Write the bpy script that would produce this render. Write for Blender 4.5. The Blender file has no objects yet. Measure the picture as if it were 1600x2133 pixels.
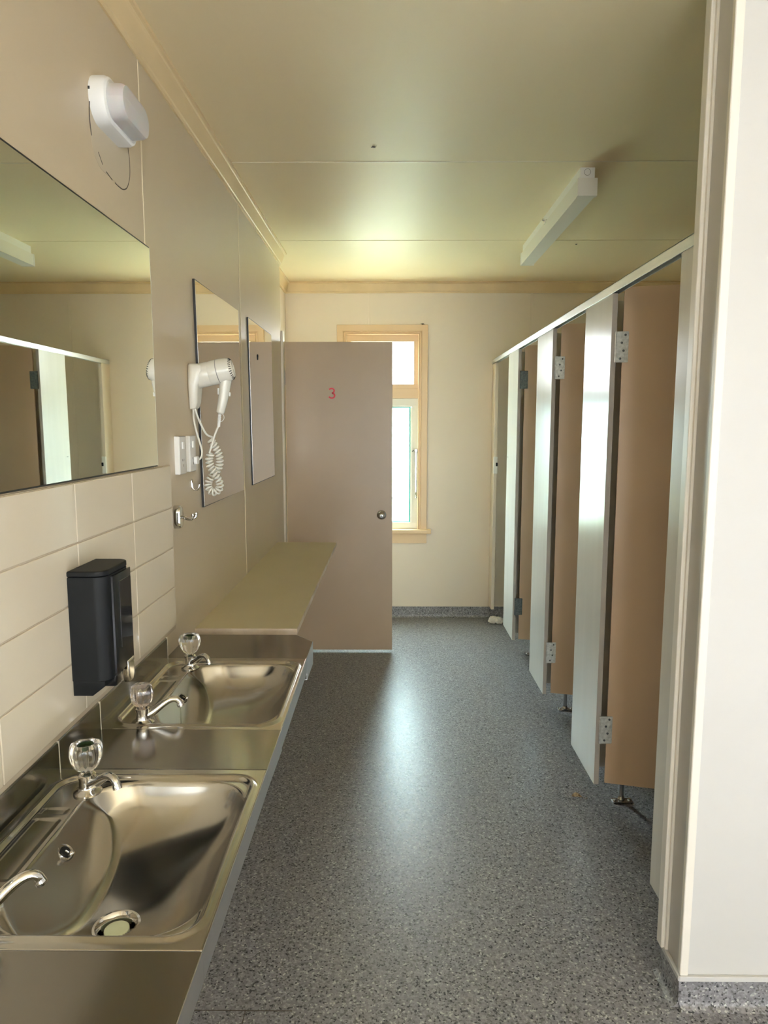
import bpy, bmesh, math, random
from mathutils import Vector, Matrix
import numpy as np

random.seed(7)
scene = bpy.context.scene
COL = scene.collection
PI = math.pi

# ------------------------------------------------------------------ dimensions (metres)
XW = -0.677            # left wall face
XR = -0.780            # recess wall face beyond the end of the left wall
YE = 4.410             # where the left wall ends
YB = 5.338             # back wall face
XP = 0.772             # outer face of the cubicle fronts
XO = 2.150             # outer wall of the cubicles
ZC = 2.550             # ceiling
YN0, YN1 = 1.643, 1.745  # short partition wall (front / rear face)
XN = 0.752
YR = -3.600            # wall behind the camera
ZT = 0.800             # bench top

# ------------------------------------------------------------------ materials
def mat(name, color, rough=0.5, metal=0.0, spec=0.5, **kw):
    m = bpy.data.materials.new(name)
    m.use_nodes = True
    b = m.node_tree.nodes['Principled BSDF']
    b.inputs['Base Color'].default_value = (*color, 1)
    b.inputs['Roughness'].default_value = rough
    b.inputs['Metallic'].default_value = metal
    b.inputs['Specular IOR Level'].default_value = spec
    for k, v in kw.items():
        b.inputs[k.replace('_', ' ')].default_value = v
    return m

def N(m, t, **props):
    n = m.node_tree.nodes.new(t)
    for k, v in props.items():
        setattr(n, k, v)
    return n

def L(m, a, b):
    m.node_tree.links.new(a, b)

def bsdf(m):
    return m.node_tree.nodes['Principled BSDF']

def coords(m, scale=(1, 1, 1)):
    g = N(m, 'ShaderNodeNewGeometry')
    mp = N(m, 'ShaderNodeMapping')
    mp.inputs['Scale'].default_value = scale
    L(m, g.outputs['Position'], mp.inputs['Vector'])
    return mp.outputs['Vector']

def bump(m, scale, strength, dist=0.001, stretch=(1, 1, 1), detail=3):
    n = N(m, 'ShaderNodeTexNoise')
    n.inputs['Scale'].default_value = scale
    n.inputs['Detail'].default_value = detail
    L(m, coords(m, stretch), n.inputs['Vector'])
    b = N(m, 'ShaderNodeBump')
    b.inputs['Strength'].default_value = strength
    b.inputs['Distance'].default_value = dist
    L(m, n.outputs['Fac'], b.inputs['Height'])
    L(m, b.outputs['Normal'], bsdf(m).inputs['Normal'])
    return m

def mottled(m, c0, c1, scale=1.5, detail=4, stretch=(1, 1, 1), lo=0.35, hi=0.65):
    n = N(m, 'ShaderNodeTexNoise')
    n.inputs['Scale'].default_value = scale
    n.inputs['Detail'].default_value = detail
    L(m, coords(m, stretch), n.inputs['Vector'])
    r = N(m, 'ShaderNodeValToRGB')
    r.color_ramp.elements[0].position = lo
    r.color_ramp.elements[0].color = (*c0, 1)
    r.color_ramp.elements[1].position = hi
    r.color_ramp.elements[1].color = (*c1, 1)
    L(m, n.outputs['Fac'], r.inputs['Fac'])
    L(m, r.outputs['Color'], bsdf(m).inputs['Base Color'])
    return m

M = {}
M['wall'] = bump(mottled(mat('wall_paint', (.6, .5, .36), .33), (.55, .455, .315), (.58, .48, .34), 1.2), 9, .12, .004)
M['back'] = bump(mottled(mat('back_wall_paint', (.70, .61, .46), .4), (.73, .645, .535), (.76, .675, .565), 1.2), 9, .1, .004)
M['white_wall'] = bump(mottled(mat('partition_paint', (.78, .74, .66), .42), (.56, .555, .545), (.585, .58, .57), 1.2), 9, .1, .004)
M['ceil'] = bump(mottled(mat('ceiling_paint', (.64, .55, .37), .46), (.79, .665, .425), (.82, .695, .455), 1.0), 160, .35, .0006)
M['cornice'] = bump(mottled(mat('cornice_paint', (.72, .56, .32), .4), (.68, .525, .30), (.76, .59, .34), 6, 5, (1, .35, 1)), 30, .1, .001)
M['trim'] = bump(mat('peach_trim_paint', (.73, .53, .325), .35), 25, .06, .001)
M['jamb'] = mat('jamb_paint', (.76, .73, .67), .35)
M['bead'] = mat('seam_bead_paint', (.74, .65, .48), .35)
M['mark'] = mat('old_adhesive_stain', (.07, .055, .04), .6)
M['patch'] = mat('bare_paint_patch', (.56, .48, .355), .5)
M['doorp'] = bump(mottled(mat('brown_door_paint', (.40, .275, .17), .33), (.475, .35, .235), (.505, .375, .255), 2.5, 4), 18, .1, .002)
M['stalldoor'] = bump(mottled(mat('tan_cubicle_door', (.45, .30, .18), .34), (.62, .445, .295), (.65, .47, .315), 3, 4), 22, .12, .002)
M['panel'] = bump(mottled(mat('cubicle_panel_paint', (.66, .63, .56), .24, 0, .12), (.655, .635, .585), (.685, .665, .615), 6, 5, (3, 3, .3)), 40, .035, .001, (3, 3, .25))
M['paneledge'] = mat('cubicle_panel_edge', (.48, .44, .40), .5)
M['alu'] = bump(mottled(mat('aluminium_rail', (.62, .63, .60), .35, .55), (.58, .59, .56), (.70, .71, .67), 30, 5, (1, .1, 1)), 60, .05, .001)
M['steel'] = bump(mat('stainless_steel', (.285, .268, .242), .16, 1.0), 260, .03, .0004, (1, .03, 1))
M['bowl'] = bump(mat('brushed_stainless_bowl', (.50, .475, .43), .17, 1.0), 220, .03, .0004, (.06, 1, .06))
M['apron'] = bump(mat('stainless_apron', (.62, .62, .62), .30, 1.0), 260, .05, .0004, (1, .03, 1))
M['chrome'] = mat('chrome', (.66, .65, .63), .07, 1.0)
M['darkchrome'] = mat('dull_chrome', (.42, .41, .40), .22, 1.0)
M['zinc'] = mottled(mat('galvanised_plate', (.70, .72, .70), .42, .35), (.60, .62, .60), (.82, .84, .82), 90, 4)
M['shadezinc'] = mottled(mat('shaded_plate', (.12, .14, .13), .45, .5), (.08, .10, .10), (.17, .19, .18), 90, 4)  # shade on the farthest hinges, put into the plate colour
M['screw'] = mat('screw_head', (.16, .17, .17), .4, .9)
M['acrylic'] = mat('clear_acrylic', (.96, .96, .95), .04, 0, .5, Transmission_Weight=1.0, IOR=1.46)
M['acrylic_pink'] = mat('pale_pink_acrylic', (.95, .88, .89), .07, 0, .5, Transmission_Weight=1.0, IOR=1.46)
M['green'] = mat('dark_green_indicator', (.03, .06, .025), .4)
M['white'] = mat('white_plastic', (.82, .82, .80), .28)
M['diffuser'] = mat('opal_diffuser', (.56, .54, .53), .5, Subsurface_Weight=.2)
M['outlet'] = mat('glossy_white_plastic', (.80, .79, .76), .06)
M['hair'] = mat('ivory_plastic', (.80, .78, .70), .16)
M['cord'] = mat('ivory_cord', (.80, .78, .71), .35)
M['grey'] = mat('grey_plastic', (.20, .20, .19), .4)
M['black'] = bump(mat('black_plastic', (.007, .008, .009), .5, 0, .22), 300, .12, .0003)
M['blackgloss'] = mat('black_gloss', (.006, .006, .007), .16, 0, .3)
M['smoke'] = mat('smoked_window', (.02, .018, .02), .04, 0, .6)
M['hole'] = mat('dark_hole', (.006, .006, .006), .7)
M['mirror'] = mat('mirror_glass', (.88, .88, .83), .01, 1.0)
M['mirroredge'] = mat('mirror_black_edge', (.012, .011, .010), .3)
M['mirrorlight'] = mat('mirror_ground_edge', (.70, .68, .55), .2)
M['tile'] = bump(mottled(mat('cream_tile_glaze', (.68, .60, .47), .10), (.665, .585, .455), (.69, .615, .485), 2.0), 12, .12, .002)
M['grout'] = mat('beige_grout', (.50, .42, .31), .8)
M['sealant'] = mat('white_sealant', (.72, .66, .55), .4)
M['shelf'] = bump(mottled(mat('cream_laminate', (.60, .53, .35), .36), (.585, .515, .335), (.615, .545, .365), 3), 60, .05, .001)
M['shelfedge'] = mottled(mat('worn_laminate_edge', (.60, .50, .38), .45), (.52, .42, .31), (.68, .58, .46), 14, 4, (1, 1, 1))
M['sash'] = mat('white_sash_paint', (.78, .76, .70), .4)
M['teal'] = mat('teal_glass_edge', (.05, .55, .52), .3)
M['tissue'] = mat('crumpled_tissue', (.82, .79, .74), .9)
M['leaf'] = mottled(mat('dry_leaf', (.30, .20, .10), .7), (.16, .10, .05), (.62, .48, .30), 120, 2)
M['red'] = mat('red_numeral', (.75, .03, .06), .4)
M['plug'] = mat('pale_green_plug', (.80, .90, .70), .3)
M['lawn'] = bump(mottled(mat('lawn', (.24, .29, .10), .9), (.22, .26, .08), (.30, .34, .14), 3, 6), 60, .3, .01)
M['timber'] = mat('outside_paving', (.36, .36, .37), .8)
M['water'] = mat('water', (.95, .97, .97), .02, 0, .5, Transmission_Weight=1.0, IOR=1.33)

def floor_mat():
    m = mat('speckled_vinyl', (.2, .2, .2), .34, 0, .5)
    v = N(m, 'ShaderNodeTexVoronoi')
    v.inputs['Scale'].default_value = 210
    L(m, coords(m), v.inputs['Vector'])
    sep = N(m, 'ShaderNodeSeparateColor')
    L(m, v.outputs['Color'], sep.inputs['Color'])
    r = N(m, 'ShaderNodeValToRGB')
    r.color_ramp.interpolation = 'CONSTANT'
    els = r.color_ramp.elements
    els[0].position = 0; els[0].color = (0.040, 0.042, 0.046, 1)
    els[1].position = .07; els[1].color = (0.138, 0.136, 0.138, 1)
    for p, c in ((.18, (0.216, 0.214, 0.231)), (.50, (0.256, 0.254, 0.273)), (.80, (0.310, 0.309, 0.331)), (.94, (0.464, 0.468, 0.460))):
        e = els.new(p); e.color = (*c, 1)
    L(m, sep.outputs['Red'], r.inputs['Fac'])
    n = N(m, 'ShaderNodeTexNoise'); n.inputs['Scale'].default_value = 70; n.inputs['Detail'].default_value = 4
    L(m, coords(m), n.inputs['Vector'])
    r2 = N(m, 'ShaderNodeValToRGB')
    r2.color_ramp.elements[0].position = .3; r2.color_ramp.elements[0].color = (.72, .72, .72, 1)
    r2.color_ramp.elements[1].position = .7; r2.color_ramp.elements[1].color = (1.18, 1.18, 1.18, 1)
    L(m, n.outputs['Fac'], r2.inputs['Fac'])
    mx = N(m, 'ShaderNodeMix', data_type='RGBA', blend_type='MULTIPLY')
    mx.inputs['Factor'].default_value = 1
    L(m, r.outputs['Color'], mx.inputs['A']); L(m, r2.outputs['Color'], mx.inputs['B'])
    L(m, mx.outputs['Result'], bsdf(m).inputs['Base Color'])
    b = N(m, 'ShaderNodeBump'); b.inputs['Strength'].default_value = .12; b.inputs['Distance'].default_value = .0006
    L(m, n.outputs['Fac'], b.inputs['Height']); L(m, b.outputs['Normal'], bsdf(m).inputs['Normal'])
    return m
M['floor'] = floor_mat()

def pane_mat(name, tint, clear):
    m = bpy.data.materials.new(name); m.use_nodes = True
    nt = m.node_tree; nt.nodes.clear()
    out = nt.nodes.new('ShaderNodeOutputMaterial')
    tr = nt.nodes.new('ShaderNodeBsdfTransparent'); tr.inputs['Color'].default_value = (*tint, 1)
    tl = nt.nodes.new('ShaderNodeBsdfTranslucent'); tl.inputs['Color'].default_value = (*tint, 1)
    mx = nt.nodes.new('ShaderNodeMixShader'); mx.inputs['Fac'].default_value = clear
    gl = nt.nodes.new('ShaderNodeBsdfGlossy'); gl.inputs['Roughness'].default_value = .15
    mx2 = nt.nodes.new('ShaderNodeMixShader'); mx2.inputs['Fac'].default_value = .05
    L(m, tl.outputs[0], mx.inputs[1]); L(m, tr.outputs[0], mx.inputs[2])
    L(m, mx.outputs[0], mx2.inputs[1]); L(m, gl.outputs[0], mx2.inputs[2])
    L(m, mx2.outputs[0], out.inputs['Surface'])
    return m
M['pane'] = pane_mat('obscure_glass', (.96, .98, .96), .75)
M['pane_aqua'] = pane_mat('aqua_obscure_glass', (.86, .98, .97), .7)

# ------------------------------------------------------------------ mesh helpers
def new():
    return bmesh.new()

def merge(bm, other):
    me = bpy.data.meshes.new('tmp'); other.to_mesh(me); other.free()
    bm.from_mesh(me); bpy.data.meshes.remove(me)

def box(bm, a, b, bevel=0.0, seg=2, rot=None, pivot=None):
    t = new()
    a, b = Vector(a), Vector(b)
    bmesh.ops.create_cube(t, size=1)
    for v in t.verts:
        v.co = Vector(((a.x + b.x) / 2 + v.co.x * (b.x - a.x), (a.y + b.y) / 2 + v.co.y * (b.y - a.y), (a.z + b.z) / 2 + v.co.z * (b.z - a.z)))
    if bevel:
        bmesh.ops.bevel(t, geom=list(t.edges), offset=bevel, segments=seg, profile=.5, affect='EDGES')
    if rot is not None:
        bmesh.ops.rotate(t, verts=t.verts, cent=Vector(pivot), matrix=rot)
    merge(bm, t)
    return bm

def prism(bm, pts, axis, lo, hi, bevel=0.0, seg=2):
    """extrude a 2-D polygon along an axis: axis 'x' takes (y,z), 'y' takes (x,z), 'z' takes (x,y)"""
    t = new()
    def P(p, h):
        return {'x': (h, p[0], p[1]), 'y': (p[0], h, p[1]), 'z': (p[0], p[1], h)}[axis]
    lo_v = [t.verts.new(P(p, lo)) for p in pts]
    hi_v = [t.verts.new(P(p, hi)) for p in pts]
    n = len(pts)
    t.faces.new(lo_v); t.faces.new(list(reversed(hi_v)))
    for i in range(n):
        t.faces.new((lo_v[i], hi_v[i], hi_v[(i + 1) % n], lo_v[(i + 1) % n]))
    bmesh.ops.recalc_face_normals(t, faces=t.faces)
    if bevel:
        caps = set(lo_v) | set(hi_v)
        es = [e for e in t.edges if (e.verts[0] in lo_v and e.verts[1] in lo_v) or (e.verts[0] in hi_v and e.verts[1] in hi_v)]
        bmesh.ops.bevel(t, geom=es, offset=bevel, segments=seg, profile=.5, affect='EDGES')
    merge(bm, t)
    return bm

def rrect(cx, cy, w, h, r, n=6):
    pts = []
    for (sx, sy, a0) in ((1, 1, 0), (-1, 1, 90), (-1, -1, 180), (1, -1, 270)):
        for k in range(n + 1):
            a = math.radians(a0 + 90 * k / n)
            pts.append((cx + sx * (w / 2 - r) + r * math.cos(a), cy + sy * (h / 2 - r) + r * math.sin(a)))
    return pts

def frames(path):
    P = [Vector(p) for p in path]
    T = []
    for i in range(len(P)):
        d = P[min(i + 1, len(P) - 1)] - P[max(i - 1, 0)]
        T.append(d.normalized())
    up = Vector((0, 0, 1)) if abs(T[0].z) < .9 else Vector((1, 0, 0))
    n = (up - T[0] * up.dot(T[0])).normalized()
    out = []
    for i in range(len(P)):
        n = (n - T[i] * n.dot(T[i]))
        n.normalize()
        out.append((P[i], T[i], n, T[i].cross(n)))
    return out

def tube(bm, path, r, seg=12, squash=1.0, cap=True):
    F = frames(path)
    rings = []
    for i, (p, t, n, b) in enumerate(F):
        rr = r[i] if isinstance(r, (list, tuple)) else r
        rings.append([bm.verts.new(p + n * rr * math.cos(2 * PI * k / seg) + b * rr * squash * math.sin(2 * PI * k / seg)) for k in range(seg)])
    for a, c in zip(rings, rings[1:]):
        for k in range(seg):
            bm.faces.new((a[k], a[(k + 1) % seg], c[(k + 1) % seg], c[k]))
    if cap:
        bm.faces.new(list(reversed(rings[0]))); bm.faces.new(rings[-1])
    return bm

def lathe(bm, prof, o=(0, 0, 0), axis=(0, 0, 1), seg=32, flute=0, famp=0.0, fz=None):
    """prof: list of (radius, height) along axis from o"""
    A = Vector(axis).normalized()
    u = A.orthogonal().normalized(); w = A.cross(u)
    O = Vector(o)
    rings = []
    for (r, h) in prof:
        if r < 1e-6:
            rings.append([bm.verts.new(O + A * h)])
        else:
            ring = []
            for k in range(seg):
                a = 2 * PI * k / seg
                rr = r * (1 + (famp * math.cos(flute * a) if flute and (fz is None or fz(h)) else 0))
                hh = h
                ring.append(bm.verts.new(O + A * hh + u * rr * math.cos(a) + w * rr * math.sin(a)))
            rings.append(ring)
    for a, c in zip(rings, rings[1:]):
        if len(a) == 1 and len(c) == 1:
            continue
        for k in range(seg):
            k2 = (k + 1) % seg
            if len(a) == 1:
                bm.faces.new((a[0], c[k2], c[k]))
            elif len(c) == 1:
                bm.faces.new((a[k], a[k2], c[0]))
            else:
                bm.faces.new((a[k], a[k2], c[k2], c[k]))
    return bm

def smooth_path(pts, n=8):
    """Catmull-Rom through the points"""
    P = [Vector(p) for p in pts]
    P = [P[0] * 2 - P[1]] + P + [P[-1] * 2 - P[-2]]
    out = []
    for i in range(1, len(P) - 2):
        for k in range(n):
            t = k / n
            p0, p1, p2, p3 = P[i - 1:i + 3]
            out.append(.5 * ((2 * p1) + (p2 - p0) * t + (2 * p0 - 5 * p1 + 4 * p2 - p3) * t * t + (3 * p1 - p0 - 3 * p2 + p3) * t ** 3))
    out.append(P[-2])
    return out

# ------------------------------------------------------------------ object helpers
WORLD = {}
def empty(name, loc, label=None, cat=None, group=None, kind=None):
    o = bpy.data.objects.new(name, None); COL.objects.link(o)
    o.location = loc; o.empty_display_size = .05
    WORLD[o.name] = Vector(loc)
    return tag(o, label, cat, group, kind)

def tag(o, label=None, cat=None, group=None, kind=None):
    if label: o['label'] = label
    if cat: o['category'] = cat
    if group: o['group'] = group
    if kind: o['kind'] = kind
    return o

def obj(name, bm, m, parent=None, smooth=35, label=None, cat=None, group=None, kind=None, origin=None, recalc=True):
    if recalc:
        bmesh.ops.recalc_face_normals(bm, faces=bm.faces)
    if parent is not None:
        base = WORLD[parent.name]
    elif origin is not None:
        base = Vector(origin)
    else:
        base = Vector((0, 0, 0))
        if bm.verts:
            xs = [v.co for v in bm.verts]
            base = Vector((sum(c.x for c in xs) / len(xs), sum(c.y for c in xs) / len(xs), min(c.z for c in xs)))
    bmesh.ops.translate(bm, verts=bm.verts, vec=-base)
    me = bpy.data.meshes.new(name)
    bm.to_mesh(me); bm.free()
    me.materials.append(m)
    if smooth:
        for p in me.polygons:
            p.use_smooth = True
        try:
            me.set_sharp_from_angle(angle=math.radians(smooth))
        except Exception:
            pass
    o = bpy.data.objects.new(name, me); COL.objects.link(o)
    if smooth and smooth < 100:
        wn_ = o.modifiers.new('face_normals', 'WEIGHTED_NORMAL')      # keeps the flat faces of bevelled boards flat
        wn_.keep_sharp = True
        wn_.weight = 100
    if parent is not None:
        o.parent = parent
        WORLD[o.name] = base
    else:
        o.location = base
        WORLD[o.name] = base
    return tag(o, label, cat, group, kind)

def copy_tree(o, loc=None, rotz=None, parent=None):
    c = o.copy(); COL.objects.link(c)
    if parent is not None:
        c.parent = parent
    if loc is not None:
        c.location = loc; WORLD[c.name] = Vector(loc)
    if rotz is not None:
        c.rotation_euler = (0, 0, rotz)
    for ch in list(o.children):
        copy_tree(ch, parent=c)
    return c

def struct(name, bm, m, label=None, parent=None, smooth=0):
    return obj(name, bm, m, parent, smooth=smooth, label=label, kind=None if parent else 'structure')

# ================================================================== THE SETTING
T = .12
struct('floor', box(new(), (XR - .9, YR - T, -.08), (XO + T, YB + T, 0)), M['floor'], 'grey speckled sheet vinyl floor')
struct('ceiling', box(new(), (XR - .9, YR - T, ZC), (XO + .45, YB + T, ZC + .1)), M['ceil'], 'cream painted sheet ceiling')

b = new(); box(b, (XR, YR - T, 0), (XW, YE, ZC)); box(b, (XR - .02, YR - T, 0), (XR, YE, ZC))
struct('wall_left', b, M['wall'], 'beige painted left wall behind the bench and mirrors')
# recess wall with a doorway
DY0, DY1, DZ = 4.485, 5.185, 2.03
b = new()
box(b, (XR - .1, YE, 0), (XR, DY0, ZC)); box(b, (XR - .1, DY1, 0), (XR, YB, ZC)); box(b, (XR - .1, DY0, DZ), (XR, DY1, ZC))
struct('wall_left_recess', b, M['back'], 'cream wall of the recess behind the open door')
# small dark room behind the doorway
b = new()
box(b, (XR - .9, YE, 0), (XR - .1, YE + .02, ZC)); box(b, (XR - .9, YB - .02, 0), (XR - .1, YB, ZC)); box(b, (XR - .92, YE, 0), (XR - .9, YB, ZC))
struct('wall_inner_room', b, M['back'], 'plain walls of the small room behind the doorway')

# back wall with window hole
WX0, WX1, WZ0, WZ1 = -.330, .218, .700, 2.170
b = new()
box(b, (XR - .9, YB, 0), (WX0, YB + T, ZC)); box(b, (WX1, YB, 0), (XO + T, YB + T, ZC))
box(b, (WX0, YB, 0), (WX1, YB + T, WZ0)); box(b, (WX0, YB, WZ1), (WX1, YB + T, ZC))
struct('wall_back', b, M['back'], 'cream painted back wall with the window')
b = box(new(), (XO, YN1, 0), (XO + T, YB, ZC))
struct('wall_right', b, M['back'], 'cream outer wall of the cubicles')

# short partition wall on the right
b = new(); box(b, (XN + .004, YN0 + .004, .01), (XO + .45, YN1, ZC))
struct('wall_partition', b, M['white_wall'], 'white painted end wall on the right in the foreground')
b = new()
box(b, (XN, YN0 - .001, .088), (XN + .02, YN0 + .012, ZC), .0012)                 # corner cover strip, front leg
box(b, (XN - .001, YN0, .088), (XN + .012, YN0 + .014, ZC), .0012)                # corner cover strip, side leg
struct('trim_1', b, M['jamb'], 'white corner cover strip of the foreground wall')
b = new(); box(b, (XN - .012, YN1 - .004, .085), (XN + .01, YN1 + .028, ZC), .003)
box(b, (XN - .003, YN1 - .013, .085), (XN + .004, YN1 - .003, ZC), .001)
struct('trim_2', b, M['jamb'], 'pale jamb strip where the cubicle front meets the foreground wall')
b = new(); box(b, (XN - .004, YN0 - .006, .074), (XO + .45, YN0 + .004, .088), .002)
box(b, (XN - .006, YN0 - .004, .074), (XN + .004, YN1 + .026, .088), .002)
struct('trim_3', b, M['white_wall'], 'white capping strip over the vinyl skirting of the foreground wall')
b = new()
def cove(bm, p0, p1, nrm, h):
    """coved vinyl skirting: thin upstand with a rounded foot"""
    p0, p1, nrm = Vector(p0), Vector(p1), Vector(nrm)
    prof = [(0, h), (.003, h), (.003, .022), (.006, .010), (.012, .004), (.022, .0008), (.022, 0), (0, 0)]
    a = [bm.verts.new(p0 + nrm * d + Vector((0, 0, z))) for d, z in prof]
    c = [bm.verts.new(p1 + nrm * d + Vector((0, 0, z))) for d, z in prof]
    n = len(prof)
    for i in range(n):
        bm.faces.new((a[i], a[(i + 1) % n], c[(i + 1) % n], c[i]))
    bm.faces.new(a); bm.faces.new(list(reversed(c)))
cove(b, (XN, YN0, 0), (XO + .45, YN0, 0), (0, -1, 0), .074)
cove(b, (XN, YN0 - .003, 0), (XN, YN1 + .02, 0), (-1, 0, 0), .074)
struct('baseboard_partition', b, M['floor'], 'coved speckled vinyl skirting of the foreground wall', smooth=40)
b = new(); cove(b, (XR, YB, 0), (XO, YB, 0), (0, -1, 0), .085)
struct('baseboard_back', b, M['floor'], 'coved speckled vinyl skirting along the back wall', smooth=40)
b = new(); box(b, (XR, YB - .005, .085), (XO, YB, .092), .001)
struct('trim_4', b, M['back'], 'thin capping over the back wall skirting')
b = new(); cove(b, (XW, YR, 0), (XW, YE, 0), (1, 0, 0), .085)
struct('baseboard_left', b, M['floor'], 'coved vinyl skirting below the bench', smooth=40)

# room behind the camera
RX0, RX1, RZ0, RZ1 = -.30, 1.60, .10, 2.15
b = new()
box(b, (XR - .1, YR - T, 0), (RX0, YR, ZC)); box(b, (RX1, YR - T, 0), (XO + .45, YR, ZC))
box(b, (RX0, YR - T, 0), (RX1, YR, RZ0)); box(b, (RX0, YR - T, RZ1), (RX1, YR, ZC))
struct('wall_rear', b, M['white_wall'], 'pale wall behind the viewer')
SY0, SY1, SZ0, SZ1 = -2.70, -1.50, .85, 2.10
SX = XO + .33
b = new(); box(b, (SX, YR - T, 0), (SX + T, SY0, ZC)); box(b, (SX, SY1, 0), (SX + T, YN1, ZC)); box(b, (SX, SY0, 0), (SX + T, SY1, SZ0)); box(b, (SX, SY0, SZ1), (SX + T, SY1, ZC))
struct('wall_right_front', b, M['white_wall'], 'pale side wall behind the viewer')
w2 = empty('assumed_opening', ((RX0 + RX1) / 2, YR - .06, RZ0), 'unseen glazed opening assumed behind the viewer to light the foreground', None, None, 'structure')  # unseen opening, assumed and sized to light the foreground
b = new()
for x in (RX0, (RX0 + RX1) / 2 - .025, RX1 - .05): box(b, (x, YR - .088, RZ0 + .04), (x + .05, YR - .032, RZ1 - .04), .004)
for z in (RZ0, RZ1 - .05): box(b, (RX0, YR - .09, z), (RX1, YR - .03, z + .05), .004)
obj('window_frame', b, M['sash'], w2)
b = new(); box(b, (RX0 + .05, YR - .062, RZ0 + .05), ((RX0 + RX1) / 2 - .025, YR - .058, RZ1 - .05)); obj('pane', b, M['pane'], w2)
b = new(); box(b, ((RX0 + RX1) / 2 + .025, YR - .062, RZ0 + .05), (RX1 - .05, YR - .058, RZ1 - .05)); obj('pane', b, M['pane'], w2)

w3 = empty('added_window', (SX + .06, (SY0 + SY1) / 2, SZ0), 'unseen window added in the side wall to light the foreground', None, None, 'structure')  # unseen side window, added to bring light onto the left wall and tiles
b = new()
for y in (SY0, (SY0 + SY1) / 2 - .025, SY1 - .05): box(b, (SX + .032, y, SZ0 + .04), (SX + .088, y + .05, SZ1 - .04), .004)
for z in (SZ0, SZ1 - .05): box(b, (SX + .03, SY0, z), (SX + .09, SY1, z + .05), .004)
obj('window_frame', b, M['sash'], w3)
for (y0, y1) in ((SY0 + .05, (SY0 + SY1) / 2 - .025), ((SY0 + SY1) / 2 + .025, SY1 - .05)):
    b = new(); box(b, (SX + .058, y0, SZ0 + .05), (SX + .062, y1, SZ1 - .05)); obj('pane', b, M['pane'], w3)
b = new(); box(b, (SX + T + .02, -14, -.45), (SX + 20, YB + .1, -.40)); struct('ground_outside_side', b, M['timber'], 'pale paving outside the added side window')

# cornices
def cornice(p0, p1, nrm, ext0=0, ext1=0):
    bm = new()
    p0, p1, nrm = Vector(p0), Vector(p1), Vector(nrm)
    along = (p1 - p0).normalized()
    H, D = .080, .040
    prof = [(0, -H), (.006, -H), (.008, -H + .010), (.012, -H + .013), (D - .012, -.016), (D - .008, -.012), (D, -.010), (D, 0), (0, 0)]
    a = [bm.verts.new(p0 + along * (ext0 * d) + nrm * d + Vector((0, 0, z))) for d, z in prof]
    c = [bm.verts.new(p1 + along * (ext1 * d) + nrm * d + Vector((0, 0, z))) for d, z in prof]
    n = len(prof)
    for i in range(n):
        bm.faces.new((a[i], a[(i + 1) % n], c[(i + 1) % n], c[i]))
    bm.faces.new(a); bm.faces.new(list(reversed(c)))
    return bm
struct('trim_5', cornice((XW, YR, ZC), (XW, YE, ZC), (1, 0, 0), 0, 1), M['cornice'], 'cream angled cornice along the left wall')
struct('trim_6', cornice((XR, YB, ZC), (XO, YB, ZC), (0, -1, 0), 1, 0), M['cornice'], 'peach cornice along the back wall')
b = cornice((XR, YE, ZC), (XR, YB, ZC), (1, 0, 0), 0, -1); b2 = cornice((XR, YE, ZC), (XW, YE, ZC), (0, 1, 0), 1, 1); merge(b, b2)
struct('trim_7', b, M['cornice'], 'short cornice returning into the recess')
# seams
b = box(new(), (XW, 1.990, .80), (XW + .0022, 1.996, ZC - .08), .0008); struct('trim_8', b, M['bead'], 'pale joint bead on the left wall beside the large mirror')
b = box(new(), (XW, 3.228, .80), (XW + .0022, 3.233, ZC - .08), .0008); struct('trim_9', b, M['bead'], 'joint bead on the left wall between the two small mirrors')
b = box(new(), (XW, 2.950, ZC - .0022), (XO, 2.957, ZC), .0008); struct('trim_10', b, M['bead'], 'pale joint bead across the ceiling before the tube light')
b = box(new(), (XW, 4.155, ZC - .0022), (XO, 4.161, ZC), .0008); struct('trim_11', b, M['ceil'], 'joint bead across the ceiling near the window')
b = box(new(), (-.166, YB - .004, 2.24), (-.148, YB, ZC - .078), .0015); struct('trim_12', b, M['back'], 'narrow cover batten above the window')
b = box(new(), (1.047, YB - .004, .09), (1.066, YB, ZC - .078), .0015); struct('trim_13', b, M['back'], 'narrow cover batten on the back wall above the cubicles')
# weld lines of the vinyl
b = new(); box(b, (-.60, 1.6185, 0), (-.25, 1.6205, .0006)); box(b, (-.518, 1.30, 0), (-.516, 1.6185, .0006)); box(b, (-.372, 1.3, 0), (-.370, 1.6185, .0006))
struct('trim_14', b, M['mark'], 'thin dark joint lines in the vinyl by the bench')

# doorway frame (recess)
b = new()
for (y0, y1) in ((DY0 - .05, DY0), (DY1, DY1 + .05)): box(b, (XR - .09, y0, 0), (XR + .018, y1, DZ + .05), .004)
box(b, (XR - .09, DY0, DZ), (XR + .018, DY1, DZ + .05), .004)
struct('trim_16', box(new(), (XR + .019, YE + .003, 0), (-.664, DY0 - .004, DZ + .05), .003), M['back'], 'pale strip beside the hinge edge of the open door')
struct('trim_15', b, M['trim'], 'peach frame of the doorway in the recess')

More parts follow.
